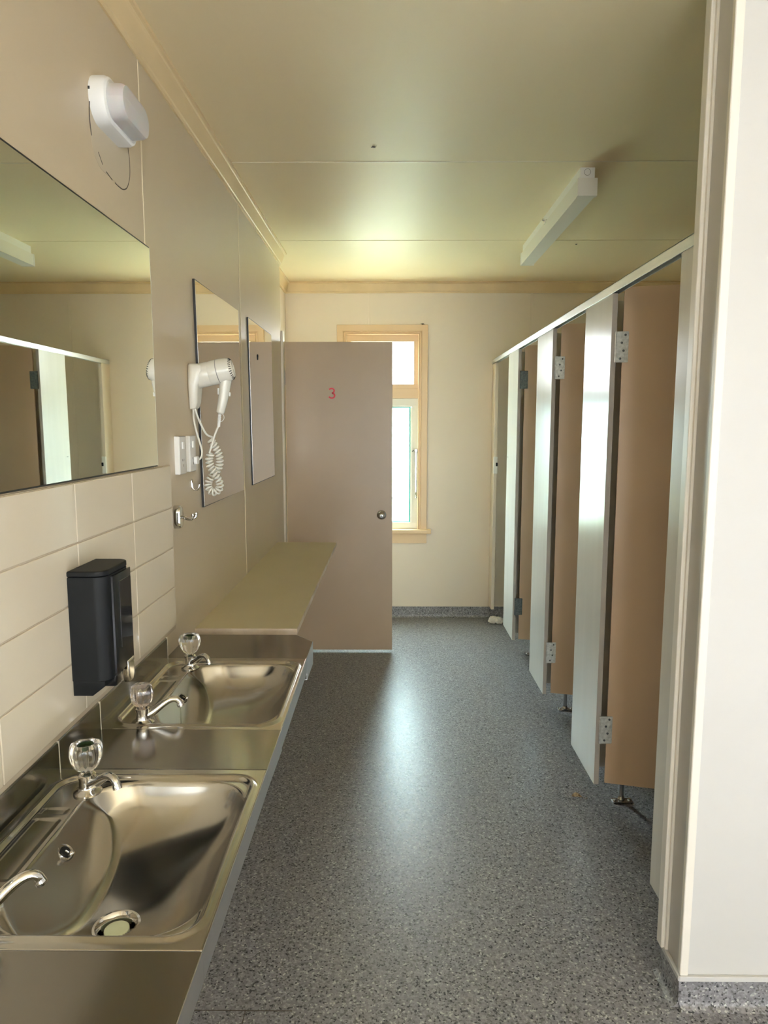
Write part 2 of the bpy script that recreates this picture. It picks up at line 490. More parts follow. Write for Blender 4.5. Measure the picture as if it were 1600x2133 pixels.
# ---------------- window_1 (back wall)
w = empty('window_1', (-.056, YB, WZ0), 'tall peach framed window on the back wall half behind the open door', None, None, 'structure')
def frame_mitred(bm, x0, x1, z0, z1, prof, y0, bottom=False):
    """architrave: prof = list of (distance inwards from the outer edge, projection)"""
    n = len(prof)
    rings = []
    for corner in ('bl', 'tl', 'tr', 'br'):
        ring = []
        for d, pr in prof:
            x = x0 + d if corner in ('bl', 'tl') else x1 - d
            z = z1 - d if corner in ('tl', 'tr') else z0
            ring.append(bm.verts.new((x, y0 - pr, z)))
        rings.append(ring)
    for a, c in zip(rings, rings[1:]):
        for i in range(n):
            bm.faces.new((a[i], a[(i + 1) % n], c[(i + 1) % n], c[i]))
    bm.faces.new(rings[0]); bm.faces.new(rings[-1])
    return bm
b = frame_mitred(new(), -.396, .285, WZ0, 2.241, [(0, 0), (0, .017), (.002, .019), (.044, .019), (.046, .022), (.050, .022), (.054, .014), (.062, .014), (.066, .020), (.070, .018), (.072, 0), (.072, -.06), (.066, -.06), (.066, -.001)], YB)
obj('architrave', b, M['trim'], w, smooth=30)
b = new(); prism(b, [(YB - .052, .668), (YB - .055, .674), (YB - .055, .692), (YB - .050, .699), (YB + .06, .702), (YB + .06, .668)], 'x', -.425, .318, .003)
obj('window_sill', b, M['trim'], w)
b = box(new(), (-.396, YB - .018, .590), (.285, YB, .668), .002); obj('apron', b, M['trim'], w)
# upper light
ux0, ux1 = -.330, .218
b = new()
yf0, yf1 = YB + .004, YB + .045
box(b, (ux0, yf0, 2.120), (ux1, yf1, 2.172), .003); box(b, (ux0, yf0, 1.770), (ux1, yf1, 1.806), .003)
box(b, (ux0, yf0 + .0012, 1.805), (-.292, yf1 - .001, 2.121), .002); box(b, (.180, yf0 + .0012, 1.805), (ux1, yf1 - .001, 2.121), .002)
obj('upper_sash', b, M['trim'], w)
b = box(new(), (-.292, YB + .022, 1.806), (.180, YB + .026, 2.120)); obj('pane', b, M['pane'], w, label='clear upper pane')
b = box(new(), (ux0, YB - .006, 1.698), (ux1, YB + .05, 1.772), .004); obj('transom', b, M['trim'], w)
# lower casement
b = new()
box(b, (ux0, yf0, 1.645), (ux1, yf1, 1.698), .003); box(b, (ux0, yf0, .700), (ux1, yf1, .752), .003)
box(b, (ux0, yf0 + .0012, .751), (-.282, yf1 - .001, 1.646), .002); box(b, (.168, yf0 + .0012, .751), (ux1, yf1 - .001, 1.646), .002)
box(b, (-.284, yf0 + .006, 1.636), (.1695, yf1 - .004, 1.6485), .002); box(b, (.158, yf0 + .0065, .744), (.1705, yf1 - .005, 1.635), .002); box(b, (-.284, yf0 + .006, .743), (.1695, yf1 - .004, .7515), .002)
cas = obj('casement', b, M['sash'], w, label='white casement frame')
b = box(new(), (-.284, YB + .024, .745), (.160, YB + .028, 1.645)); obj('pane', b, M['pane_aqua'], w, label='frosted lower pane')
b = new()
box(b, (.1475, YB + .014, .757), (.1585, YB + .026, 1.6275), .001); box(b, (-.284, YB + .013, .746), (.1585, YB + .026, .758), .001); box(b, (-.284, YB + .013, 1.627), (.1585, YB + .026, 1.6365), .001)
obj('glazing_bead', b, M['teal'], w, label='teal edge around the lower pane')
b = new()
box(b, (.194, YB - .008, .985), (.204, YB - .004, 1.315), .001)
for z in (1.03, 1.08, 1.13, 1.18, 1.23): lathe(b, [(0, 0), (.003, 0), (.003, .003), (0, .003)], (.199, YB - .0075, z), (0, -1, 0), 10)
box(b, (.190, YB - .020, 1.295), (.212, YB + .006, 1.318), .003); tube(b, [(.186, YB - .012, 1.306), (.170, YB - .016, 1.300)], .005, 8)
tube(b, [(.199, YB - .006, .985), (.199, YB - .014, .968), (.206, YB - .018, .955), (.203, YB - .016, .942)], .0045, 8)
obj('window_stay', b, M['darkchrome'], w, label='metal window stay hanging on the casement')
b = new(); box(b, (.008, YB - .008, .93), (.03, YB + .006, .95), .002); tube(b, [(.02, YB - .006, .94), (.035, YB - .02, .955), (.06, YB - .02, .955)], .005, 8)
obj('window_catch', b, M['darkchrome'], w)

# outside
b = new(); box(b, (-14, YB + .14, -.45), (14, YB + 26, -.40)); struct('ground_outside', b, M['lawn'], 'green lawn outside the window')
b = new(); box(b, (-14, YR - 26, -.45), (14, YR - .14, -.40)); struct('ground_outside_rear', b, M['timber'], 'pale paving outside behind the viewer')

# ================================================================== door 3
HX, HY = -.659, 4.455
d = empty('door_1', (HX, HY + .018, .012), 'brown hinged door with a red 3, standing open across the corridor', 'door', None, 'structure')
b = box(new(), (HX, HY, .024), (.0165, HY + .036, 2.016), .0015); obj('door_leaf', b, M['doorp'], d)
b = new()
KX, KZ = -.052, .923
lathe(b, [(0, .062), (.012, .062), (.0165, .060), (.0215, .054), (.024, .046), (.0235, .038), (.019, .030), (.0135, .024), (.012, .012), (.020, .010), (.029, .006), (.0305, .0), (0, 0)], (KX, HY, KZ), (0, -1, 0), 40)
kn = obj('door_knob', b, M['darkchrome'], d, label='round brushed metal knob')
b = new(); lathe(b, [(0, .064), (.006, .064), (.0065, .061), (0, .061)], (KX, HY, KZ), (0, -1, 0), 20); box(b, (KX - .001, HY - .0655, KZ - .004), (KX + .001, HY - .063, KZ + .004))
obj('keyhole', b, M['screw'], kn)
# numeral 3: a swept stroke
b = new()
cx, cz = -.368, 1.699
pts = []
for a in np.linspace(150, -80, 14): pts.append((cx + .0165 * math.cos(math.radians(a)), cz + .0145 + .0145 * math.sin(math.radians(a))))
for a in np.linspace(80, -155, 16): pts.append((cx + .001 + .0185 * math.cos(math.radians(a)), cz - .0155 + .0155 * math.sin(math.radians(a))))
def ribbon(bm, pts, w, y0, y1):
    n = len(pts)
    rows = []
    for i in range(n):
        p = Vector((pts[i][0], pts[i][1])); q = Vector(pts[min(i + 1, n - 1)]) - Vector(pts[max(i - 1, 0)])
        q.normalize(); nn = Vector((-q.y, q.x)) * w / 2
        l, r = p + nn, p - nn
        rows.append([bm.verts.new((l.x, y0, l.y)), bm.verts.new((r.x, y0, r.y)), bm.verts.new((r.x, y1, r.y)), bm.verts.new((l.x, y1, l.y))])
    for a, c in zip(rows, rows[1:]):
        for k in range(4): bm.faces.new((a[k], a[(k + 1) % 4], c[(k + 1) % 4], c[k]))
    bm.faces.new(rows[0]); bm.faces.new(list(reversed(rows[-1])))
ribbon(b, pts, .0095, HY - .0012, HY + .0002)
obj('numeral', b, M['red'], d, smooth=0, label='small red figure 3')
for hz in (.25, 1.75):
    b = new(); tube(b, [(HX - .004, HY + .030, hz), (HX - .004, HY + .030, hz + .09)], .006, 10); box(b, (HX - .001, HY + .001, hz), (HX + .0005, HY + .03, hz + .09))
    obj('hinge', b, M['darkchrome'], d)

# ================================================================== cubicles
ZP0, ZP1 = .152, 1.952
panels = [('far', 4.265, 4.605), ('mid', 3.378, 3.718), ('near', 2.490, 2.822), ('front', 1.772, 1.918)]
plab = {'far': 'white panel of the cubicle front farthest down the row, brightly lit by the window',
        'mid': 'pale cubicle front panel second from the back wall',
        'near': 'wide pale cubicle front panel reflecting the window in its gloss',
        'front': 'narrow cubicle front panel against the foreground wall'}
for k, y0, y1 in panels:
    r = empty('front_panel', (XP + .009, (y0 + y1) / 2, ZP0), plab[k], 'cubicle panel', 'pale panels of the cubicle front')
    obj('panel_board', box(new(), (XP, y0 + .0008, ZP0), (XP + .018, y1, ZP1), .0008), M['panel'], r)
    obj('edge_strip', box(new(), (XP, y0 - .0012, ZP0), (XP + .018, y0 + .0008, ZP1), .0004), M['paneledge'], r)
    if k == 'far':
        b = new(); box(b, (XP - .0008, y1 - .05, 1.29), (XP, y1 - .03, 1.293)); obj('scratch_mark', b, M['hole'], r)
# back pilaster
r = empty('back_post', (.787, 5.235, .10), 'narrow cream upright where the cubicle front meets the back wall', 'post')
obj('post_board', box(new(), (XP + .002, 5.19, .10), (XP + .026, YB - .004, 1.952), .002), M['back'], r)
b = box(new(), (.782, YB - .022, .10), (.806, YB, 1.952), .002); obj('wall_batten', b, M['back'], r)
b = new(); box(b, (.770, 5.172, 1.14), (.800, 5.192, 1.265), .003); lk = obj('latch_keeper', b, M['white'], r, label='white latch keeper')
b = new(); box(b, (.786, 5.163, 1.195), (.800, 5.173, 1.222), .003); obj('keeper_slot', b, M['black'], lk)
# head rail
b = new()
box(b, (XP - .004, 1.772, 1.951), (XP - .001, YB - .01, 1.982), .0006); box(b, (XP + .020, 1.772, 1.951), (XP + .023, YB - .01, 1.982), .0006); box(b, (XP - .004, 1.772, 1.979), (XP + .023, YB - .01, 1.982), .0006)
rail = obj('head_rail', b, M['alu'], None, label='long grey aluminium rail running over the cubicle fronts', cat='rail')
# partitions
plabels = ['cubicle divider behind the nearest tan door', 'cubicle divider behind the middle tan door', 'cubicle divider behind the farthest tan door']
for i, yp in enumerate((2.640, 3.545, 4.440)):
    r = empty('cubicle_divider', (1.45, yp + .009, 0), plabels[i], 'cubicle divider', 'dividers between the cubicles')
    obj('divider_board', box(new(), (XP + .018, yp, .145), (XO, yp + .018, ZP1), .001), M['panel'], r)
    b = new()
    fx = .934
    tube(b, [(fx, yp + .009, .006), (fx, yp + .009, .150)], .0095, 16)
    ft = obj('foot_post', b, M['darkchrome'], r)
    b = new(); prism(b, rrect(fx, yp - .004, .080, .034, .006, 4), 'z', 0, .007, .002)
    lathe(b, [(.016, .006), (.013, .012), (.0105, .016), (0, .016)], (fx, yp + .009, 0), (0, 0, 1), 20)
    fp = obj('foot_plate', b, M['darkchrome'], ft)
    for s in (-.029, .029):
        b = new(); lathe(b, [(.0055, .006), (.005, .010), (.003, .012), (0, .0125)], (fx + s, yp - .004, 0), (0, 0, 1), 14); obj('screw', b, M['chrome'], ft)
# tan doors
door_w = .545
dl = ['nearest of the tan cubicle doors, standing open on galvanised hinges', 'middle tan cubicle door standing open between the pale panels', 'farthest tan cubicle door, open, with its hinges coloured dark for shade']
for i, (yh, ang) in enumerate(((2.486, 14), (3.374, 14), (4.261, 11))):
    px, py = .811, yh
    r = empty('cubicle_door', (px, py, .16), dl[i], 'cubicle door', 'tan doors of the cubicles')
    R = Matrix.Rotation(math.radians(-ang), 3, 'Z')
    b = box(new(), (px, py, .160), (px + door_w, py + .018, 1.972), .001, 2, R, (px, py, 0))
    obj('door_board', b, M['stalldoor'], r)
    mm = M['shadezinc'] if i == 2 else M['zinc']
    for z0 in (.318, 1.716):
        b = new()
        prism(b, rrect(.8065, z0 + .053, .047, .106, .003, 3), 'y', py - .006, py - .004, .0005)
        box(b, (.7825, py - .0045, z0), (.7845, py + .0, z0 + .106))
        tube(b, [(.7845, py - .006, z0), (.7845, py - .006, z0 + .106)], .0032, 10)
        h = obj('hinge', b, mm, r, label='hinge coloured dark for shade' if i == 2 else 'galvanised hinge plate')
        for k, (dx, dz) in enumerate(((.035, .094), (.023, .067), (.030, .040), (.019, .013))):
            b = new(); lathe(b, [(.0042, .0), (.0042, .0012), (.0022, .0016), (.0022, .0006), (0, .0006)], (.783 + dx, py - .0058, z0 + dz), (0, -1, 0), 14)
            obj('screw', b, M['screw'], h)

# ================================================================== ceiling tube light
LX0, LX1, LY0, LY1 = .774, .854, 3.020, 4.290
r = empty('tube_light', (.814, 3.655, 2.435), 'long white fluorescent batten light on the ceiling above the cubicles', 'ceiling light')
obj('mounting_channel', box(new(), (.783, LY0, 2.508), (.843, LY1 - .02, ZC), .0015), M['white'], r)
b = new(); tube(b, [(.812, LY0 - .0012, 2.531), (.812, LY0 + .002, 2.531)], .012, 24)
b2 = new(); lathe(b, [(.0122, .0), (.0122, .0016), (.0108, .0016), (.0108, 0)], (.812, LY0, 2.531), (0, -1, 0), 28); b2.free()
obj('knockout', b, M['white'], r)
b = new(); lathe(b, [(.0136, 0), (.0136, .0013), (.0124, .0013), (.0124, 0)], (.812, LY0, 2.531), (0, -1, 0), 28); obj('knockout_ring', b, M['grey'], r)
b = new(); prism(b, [(LX0 + .002, 2.506), (LX1 - .002, 2.506), (LX1 - .004, 2.440), (LX0 + .004, 2.440)], 'y', LY0 + .02, LY1 - .004, .002)
obj('light_cover', b, M['sash'], r)
obj('end_cap', box(new(), (LX0, LY0 - .002, 2.438), (LX1 + .001, LY0 + .022, 2.509), .0015), M['sash'], r)
obj('end_cap', box(new(), (LX0, LY1 - .006, 2.438), (LX1 + .001, LY1, 2.509), .0015), M['white'], r)
b = new(); box(b, (LX0 - .003, 3.62, 2.498), (LX0 + .012, 3.66, 2.515), .002); lathe(b, [(0, 0), (.006, 0), (.006, .010), (.003, .013), (0, .013)], (LX0 - .002, 3.64, 2.515), (-1, 0, .3), 14)
obj('cover_clip', b, M['chrome'], r)

# ================================================================== wall lamp
r = empty('bulkhead_lamp', (XW, 1.763, 2.238), 'white oval bulkhead lamp high on the left wall above the large mirror', 'wall lamp')
def loft_x(bm, sections):
    """sections: list of (x, polygon in (y,z)); closed end"""
    rings = [[bm.verts.new((x, p[0], p[1])) for p in poly] for x, poly in sections]
    n = len(rings[0])
    for a, c in zip(rings, rings[1:]):
        for k in range(n): bm.faces.new((a[k], a[(k + 1) % n], c[(k + 1) % n], c[k]))
    bm.faces.new(rings[-1]); bm.faces.new(list(reversed(rings[0])))
    return bm
def oct_round(cy, cz, w, h, r, n=8):
    return rrect(cy, cz, w, h, r, n)
cy, cz = 1.765, 2.240
b = loft_x(new(), [(XW, oct_round(cy, cz, .212, .108, .050)), (XW + .026, oct_round(cy, cz, .212, .108, .050)), (XW + .034, oct_round(cy, cz, .206, .102, .048)), (XW + .037, oct_round(cy, cz, .196, .092, .044)), (XW + .036, oct_round(cy, cz, .186, .084, .041))])
obj('lamp_base', b, M['white'], r)
b = loft_x(new(), [(XW + .034, oct_round(cy, cz, .184, .082, .040)), (XW + .062, oct_round(cy, cz, .180, .078, .038)), (XW + .071, oct_round(cy, cz, .172, .070, .034)), (XW + .075, oct_round(cy, cz, .150, .050, .025))])
obj('lamp_diffuser', b, M['diffuser'], r)
b = box(new(), (XW, 1.6582, 2.247), (XW + .004, 1.6600, 2.253)); obj('cable_notch', b, M['hole'], r)
# mark left on the wall below it
def mark_ring(bm, pts, w=.0016):
    path = smooth_path([(XW + .0004, y, z) for y, z in pts], 6)
    tube(bm, path, w, 6, .3)
st = empty('adhesive_stain', (XW, 1.78, 2.09), 'thin dark outline of a former lamp on the wall under the bulkhead lamp', 'stain')
b = new()
mark_ring(b, [(1.662, 2.225), (1.658, 2.190), (1.664, 2.150)]); obj('stain_mark', b, M['mark'], st); b = new(); mark_ring(b, [(1.700, 2.128), (1.722, 2.108)]); obj('stain_mark', b, M['mark'], st); b = new(); mark_ring(b, [(1.742, 2.099), (1.778, 2.092)]); obj('stain_mark', b, M['mark'], st); b = new()
mark_ring(b, [(1.795, 2.091), (1.822, 2.090), (1.850, 2.093), (1.878, 2.108), (1.898, 2.140), (1.902, 2.175), (1.895, 2.21)])
obj('stain_mark', b, M['mark'], st)
b = prism(new(), rrect(1.781, 2.165, .236, .142, .060, 8), 'x', XW, XW + .0003); obj('bare_patch', b, M['patch'], st)

# ================================================================== mirrors
def mirror(name, y0, y1, z0, z1, th, label, shift=0.0, skew=0.0):
    r = empty(name, (XW, (y0 + y1) / 2, z0), label, 'mirror')
    p = [(y0 + shift, z0), (y1 + shift, z0), (y1, z1), (y0, z1)]
    p = [(p[0][0], z0 - .0022), (p[1][0], z0 - .0022), (p[2][0], z1 + .0028), (p[3][0], z1 + .0028)]
    obj('mirror_backing', prism(new(), p, 'x', XW, XW + th - .0008), M['mirroredge'], r, smooth=0)
    q = [(y0 + shift + .0015, z0 + .0015), (y1 + shift - .0015, z0 + .0015), (y1 - .0015, z1 - .0015), (y0 + .0015, z1 - .0015)]
    g = prism(new(), q, 'x', XW + th - .0008, XW + th)
    for v in g.verts:                                    # the glass stands very slightly proud at its far edge
        v.co.x += skew * (v.co.y - y0) / (y1 - y0)
    obj('mirror_glass', g, M['mirror'], r, smooth=0)
    return r
r = mirror('wall_mirror', .62, 2.016, 1.383, 1.990, .0045, 'large frameless mirror above the cream tiles on the left wall')
b = box(new(), (XW, 2.0155, 1.383), (XW + .005, 2.0185, 1.990), .0004); obj('ground_edge', b, M['mirrorlight'], r)
r = mirror('wall_mirror', 2.458, 3.105, 1.207, 1.994, .009, 'upright mirror on the left wall behind the hair dryer', .030, .0085)
r = mirror('wall_mirror', 3.372, 4.016, 1.208, 2.003, .008, 'upright mirror on the left wall nearest the open door', .030)
b = new(); lathe(b, [(0, .004), (.008, .003), (.010, 0), (0, 0)], (XW + .008, 3.585, 1.845), (1, 0, 0), 10); prism(b, [(3.578, 1.842), (3.592, 1.842), (3.585, 1.826)], 'x', XW + .008, XW + .011)
obj('dark_chip', b, M['hole'], r)

# ================================================================== tiles
r = empty('wall_left_tiles', (XW, 1.3, .874), 'cream wall tiles in stacked rows between bench and mirror', None, None, 'structure')
ys = [.14, .470, .802, 1.134, 1.4665, 1.797, 2.121]
zs = [.866, .876, 1.000, 1.124, 1.2485, 1.378]
b = new(); box(b, (XW, .14, .866), (XW + .0055, 2.121, 1.378)); obj('grout', b, M['grout'], r, smooth=0)
for i in range(len(ys) - 1):
    for j in range(1, len(zs) - 1):
        b = box(new(), (XW + .0006, ys[i] + .0012, zs[j] + .0016), (XW + .0085, ys[i + 1] - .0012, zs[j + 1] - .0016), .0022, 3)
        obj('tile', b, M['tile'], r)

# ================================================================== bench
XB = -.251
r = empty('vanity_bench', (XW, 1.3, .62), 'stainless steel wall bench running under the tiles and carrying two basins', 'bench')
def plain(poly, label=None):
    bm = prism(new(), poly, 'z', ZT - .012, ZT, .0012, 2)
    return obj('worktop', bm, M['steel'], r, label=label)
plain([(XW + .001, .10), (XB, .10), (XB, .850), (XW + .001, .850)])
plain([(XW + .001, 1.3475), (XB, 1.3475), (XB, 1.5345), (XW + .001, 1.5345)])
plain([(XW + .001, 2.0315), (XB, 2.0315), (XB, 2.196), (-.314, 2.268), (XW + .001, 2.268)])
def aph(y): return .043 + max(0, y - 1.35) * .035
def apron(y0, y1, x0=XB, x1=XB, name='apron', par=r):
    bm = new()
    t = .0016
    x0 += .0012; x1 += .0012                              # the folded front stands just proud of the board edge
    dx, dy = x1 - x0, y1 - y0
    l = math.hypot(dx, dy); nx, ny = -dy / l * t, dx / l * t
    pts = [(x0, y0, ZT - .0006), (x1, y1, ZT - .0006), (x1, y1, ZT - aph(y1)), (x0, y0, ZT - aph(y0))]
    f = [bm.verts.new(p) for p in pts]; g = [bm.verts.new((p[0] + nx, p[1] + ny, p[2])) for p in pts]
    bm.faces.new(f); bm.faces.new(list(reversed(g)))
    for k in range(4): bm.faces.new((f[k], f[(k + 1) % 4], g[(k + 1) % 4], g[k]))
    # inward lip
    q = [(x0, y0), (x1, y1)]
    box_pts = [(x0 - .016, y0, ZT - aph(y0)), (x0, y0, ZT - aph(y0)), (x1, y1, ZT - aph(y1)), (x1 - .016, y1, ZT - aph(y1))]
    lo = [bm.verts.new((p[0], p[1], p[2] - .0014)) for p in box_pts]; hi = [bm.verts.new(p) for p in box_pts]
    bm.faces.new(lo); bm.faces.new(list(reversed(hi)))
    for k in range(4): bm.faces.new((lo[k], lo[(k + 1) % 4], hi[(k + 1) % 4], hi[k]))
    return obj(name, bm, M['apron'], par, smooth=0)
apron(.10, .850); apron(1.3475, 1.5345); apron(2.0315, 2.196); apron(2.196, 2.268, XB, -.314)
for (y0, y1) in ((.10, .8497), (.8503, 1.329), (1.3318, 1.530), (1.5328, 2.019)):
    bm = new(); prism(bm, [(XW + .0006, ZT), (XW + .0096, ZT), (XW + .0096, .862), (XW + .007, .8665), (XW + .0006, .8665)], 'y', y0, y1, .0005)
    obj('upstand', bm, M['steel'], r)
for y in (1.3304, 1.5314, 2.0205):
    bm = box(new(), (XW + .0006, y - .0014, ZT), (XW + .0104, y + .0014, .867), .0004); obj('sealant_joint', bm, M['sealant'], r)
# wall brackets underneath
for y in (.40, 1.44, 2.14):
    bm = prism(new(), [(XW + .001, ZT - .0125), (XW + .30, ZT - .0125), (XW + .29, ZT - .03), (XW + .03, .62), (XW + .001, .62)], 'y', y, y + .004)
    obj('bracket', bm, M['darkchrome'], r, smooth=0)

# ---------------- basins: one height field, two copies
BW, BL = XB - XW - .001, .495
def smin(a, b, k):
    h = np.clip(.5 + .5 * (b - a) / k, 0, 1)
    return b + (a - b) * h - k * h * (1 - h)
def sd_rr(x, y, cx, cy, hw, hh, rr):
    qx = np.abs(x - cx) - (hw - rr); qy = np.abs(y - cy) - (hh - rr)
    return np.hypot(np.maximum(qx, 0), np.maximum(qy, 0)) + np.minimum(np.maximum(qx, qy), 0) - rr
def sst(e0, e1, v):
    t = np.clip((v - e0) / (e1 - e0), 0, 1)
    return t * t * (3 - 2 * t)
DRX, DRY, DRR = .238, .172, .034
def basin_height(x, y):
    bead = sd_rr(x, y, .2165, .2435, .1935, .2215, .045)      # raised bead rectangle
    z = np.zeros_like(x)
    z += .0042 * np.exp(-(bead / .0055) ** 2)
    z -= .0045 * sst(.002, -.010, bead)
    # soap recess with two steps at its far end
    s = sd_rr(x, y, .060, .235, .023, .085, .006)
    z -= .0022 * sst(.0015, -.0015, s)
    s = sd_rr(x, y, .060, .345, .023, .010, .004)
    z -= .0018 * sst(.0015, -.0015, s)
    dl = x - .094; dr = .406 - x; dn = y - .027; df = .456 - y
    din = smin(smin(smin(dr, df, .10), dn, .10), dl, .10)
    dsc = smin(smin(dr, df, .13), dn, .10)
    g = .062 * (1 - np.exp(-np.maximum(din, 0) / .030)) + .24 * dsc + .008
    g = np.minimum(g, 2.6 * din)
    left = np.minimum(1.2 * dl + .002, 2.6 * din)
    dist = np.hypot(x - DRX, y - DRY)
    flo = .106 + .014 * np.exp(-(dist / .05) ** 2)
    t = smin(g, left, .012)
    t = smin(t, flo, .02)
    t = np.where(din > 0, np.maximum(t, 0), 0)
    rr = .007
    dep = np.where(t < rr, t * t / (2 * rr), t - rr / 2)
    z -= dep
    return z
NX, NY = 150, 176
gx = np.linspace(0, BW, NX); gy = np.linspace(0, BL, NY)
GX, GY = np.meshgrid(gx, gy, indexing='ij')
GZ = basin_height(GX, GY)
def bz(x, y): return float(basin_height(np.array([x]), np.array([y]))[0])
b1 = empty('wash_basin', (XW + .001, .851, ZT), 'nearest stainless steel basin set into the bench, pale plug in its drain', 'basin', 'steel basins in the bench')
b = new()
vs = [[b.verts.new((XW + .001 + GX[i, j], .851 + GY[i, j], ZT + GZ[i, j])) for j in range(NY)] for i in range(NX)]
DZ0 = bz(DRX, DRY)
for i in range(NX - 1):
    for j in range(NY - 1):
        mx_, my_ = (gx[i] + gx[i + 1]) / 2, (gy[j] + gy[j + 1]) / 2
        if math.hypot(mx_ - DRX, my_ - DRY) < DRR - .004: continue
        b.faces.new((vs[i][j], vs[i + 1][j], vs[i + 1][j + 1], vs[i][j + 1]))
bmesh.ops.delete(b, geom=[v for v in b.verts if not v.link_faces], context='VERTS')
bo = obj('bowl', b, M['bowl'], b1, smooth=180, recalc=True)
sol = bo.modifiers.new('thickness', 'SOLIDIFY'); sol.thickness = .0014; sol.offset = -1
b = new(); bx, by = XW + .001 + DRX, .851 + DRY; zz = ZT + DZ0
lathe(b, [(DRR + .004, zz + .001), (DRR + .003, zz + .0035), (DRR - .001, zz + .004), (DRR - .004, zz + .001), (DRR - .009, zz - .006), (DRR - .010, zz - .022), (DRR - .007, zz - .05), (0, zz - .05)], (bx, by, 0), (0, 0, 1), 40)
dr = obj('drain', b, M['chrome'], b1)
b = new(); lathe(b, [(0, zz - .001), (.0165, zz - .001), (.0195, zz - .003), (.0195, zz - .014), (0, zz - .014)], (bx, by, 0), (0, 0, 1), 32)
obj('plug', b, M['plug'], dr, label='pale green white plug')
# overflow on the left slope
ox, oy = .117, .262
oz = ZT + bz(ox, oy); ox += XW + .001; oy += .851
nrm = Vector((.62, 0, .78))
b = new()
prism_pts = []
lathe(b, [(.0, .0012), (.011, .0012), (.0145, .003), (.016, .0005), (.016, -.002), (0, -.002)], (ox, oy, oz), nrm, 28)
ov = obj('overflow', b, M['darkchrome'], b1)
b = new(); lathe(b, [(0, .003), (.0095, .003), (.0105, .001), (0, .001)], (ox, oy, oz), nrm, 24); obj('overflow_hole', b, M['hole'], ov)
b = new(); q = Vector((ox, oy, oz)) + nrm * .005 + Vector((.008, -.006, -.004)); lathe(b, [(0, 0), (.004, 0), (.005, .006), (.003, .009), (0, .010)], q, (.8, -.2, .5), 14); tube(b, [q, Vector((ox, oy, oz)) + nrm * .002], .0022, 8)
obj('chain_stud', b, M['chrome'], ov)
bm = new()
apron(.851, .851 + BL, par=b1)
b2r = copy_tree(b1, loc=(XW + .001, 1.535, ZT))
b2r['label'] = 'farther stainless steel basin in the bench, beyond the black dispenser'
b2r['group'] = 'steel basins in the bench'
# the farther basin has a plain dark drain: give the copied plug the drain's metal
for ch in b2r.children:
    for g in ch.children:
        if g.name.startswith('plug'):
            g.data = g.data.copy(); g.data.materials[0] = M['darkchrome']
            if 'label' in g: del g['label']

# ---------------- taps
def make_tap(loc, rotz, label, handle='acrylic', cap=False):
    z0 = loc[2]
    r = empty('pillar_tap', loc, label, 'tap', 'chrome taps with clear handles')
    o = Vector(loc)
    b = new()
    lathe(b, [(0, 0), (.0265, 0), (.0265, .003), (.024, .0055), (.018, .0085), (.0155, .013), (.0150, .026), (.0165, .031), (.0168, .038), (.013, .041), (.0085, .043), (.0085, .048), (0, .048)], o, (0, 0, 1), 36)
    obj('tap_body', b, M['chrome'], r)
    b = new()
    R = Matrix.Rotation(rotz, 3, 'Z')
    path = smooth_path([(.008, 0, .018), (.026, 0, .027), (.046, 0, .041), (.062, 0, .049), (.075, 0, .0495), (.084, 0, .043), (.088, 0, .031)], 5)
    path = [o + R @ Vector(p) for p in path]
    n = len(path)
    tube(b, path, [.0105 - .0030 * min(1, i / (n * .6)) + (.0012 if i > n - 4 else 0) for i in range(n)], 16)
    obj('spout', b, M['chrome'], r)
    b = new()
    if cap:
        lathe(b, [(0, .045), (.016, .045), (.0195, .049), (.0245, .058), (.0265, .070), (.0262, .082), (.0235, .091), (.017, .096), (.008, .0975), (.004, .0955), (0, .0955)], o, (0, 0, 1), 64, 8, .035, lambda h: .046 < h < .094)
    else:
        lathe(b, [(0, .045), (.013, .045), (.0175, .049), (.0235, .058), (.0285, .070), (.0305, .082), (.0292, .092), (.0255, .0985), (.0205, .1005), (.0168, .0985), (.0160, .088), (0, .088)], o, (0, 0, 1), 64, 8, .055, lambda h: .046 < h < .1)
    hd = obj('handle', b, M[handle], r, smooth=50, label='pale pink clear handle' if cap else 'clear fluted handle')
    b = new()
    if cap:
        lathe(b, [(0, .0985), (.006, .0985), (.0075, .0965), (0, .0962)], o, (0, 0, 1), 24); obj('indicator', b, M['darkchrome'], hd)
    else:
        lathe(b, [(.0152, .0890), (.0152, .0965), (.0122, .0965), (.0122, .0890), (.0152, .0890)], o, (0, 0, 1), 32)
        lathe(b, [(0, .0888), (.0122, .0888), (.0122, .0905), (0, .0905)], o, (0, 0, 1), 24)
        obj('indicator', b, M['green'], hd, label='dark green ring')
    return r
zt = ZT - .0044
make_tap((-.583, 1.264, zt), math.radians(-30), 'chrome tap with clear handle at the far corner of the nearest basin')
make_tap((-.587, .900, zt), math.radians(35), 'chrome tap nearest the camera, only its spout in view')
t2 = make_tap((-.587, 1.578, zt), math.radians(20), 'dripping chrome tap with pinkish handle at the near corner of the farther basin', 'acrylic_pink', True)
make_tap((-.581, 1.957, zt), math.radians(-38), 'chrome tap with clear handle farthest along the bench')
b = new(); tip = Vector((-.587, 1.578, zt)) + Matrix.Rotation(math.radians(20), 3, 'Z') @ Vector((.086, 0, 0))
tube(b, smooth_path([(tip.x, tip.y, zt + .034), (tip.x + .0006, tip.y, zt + .016), (tip.x + .001, tip.y - .0006, zt - .006), (tip.x + .002, tip.y, zt - .022)], 5), [.0022] + [.0013] * 13 + [.0018, .002], 8)
obj('water_stream', b, M['water'], t2, label='thin thread of dripping water')

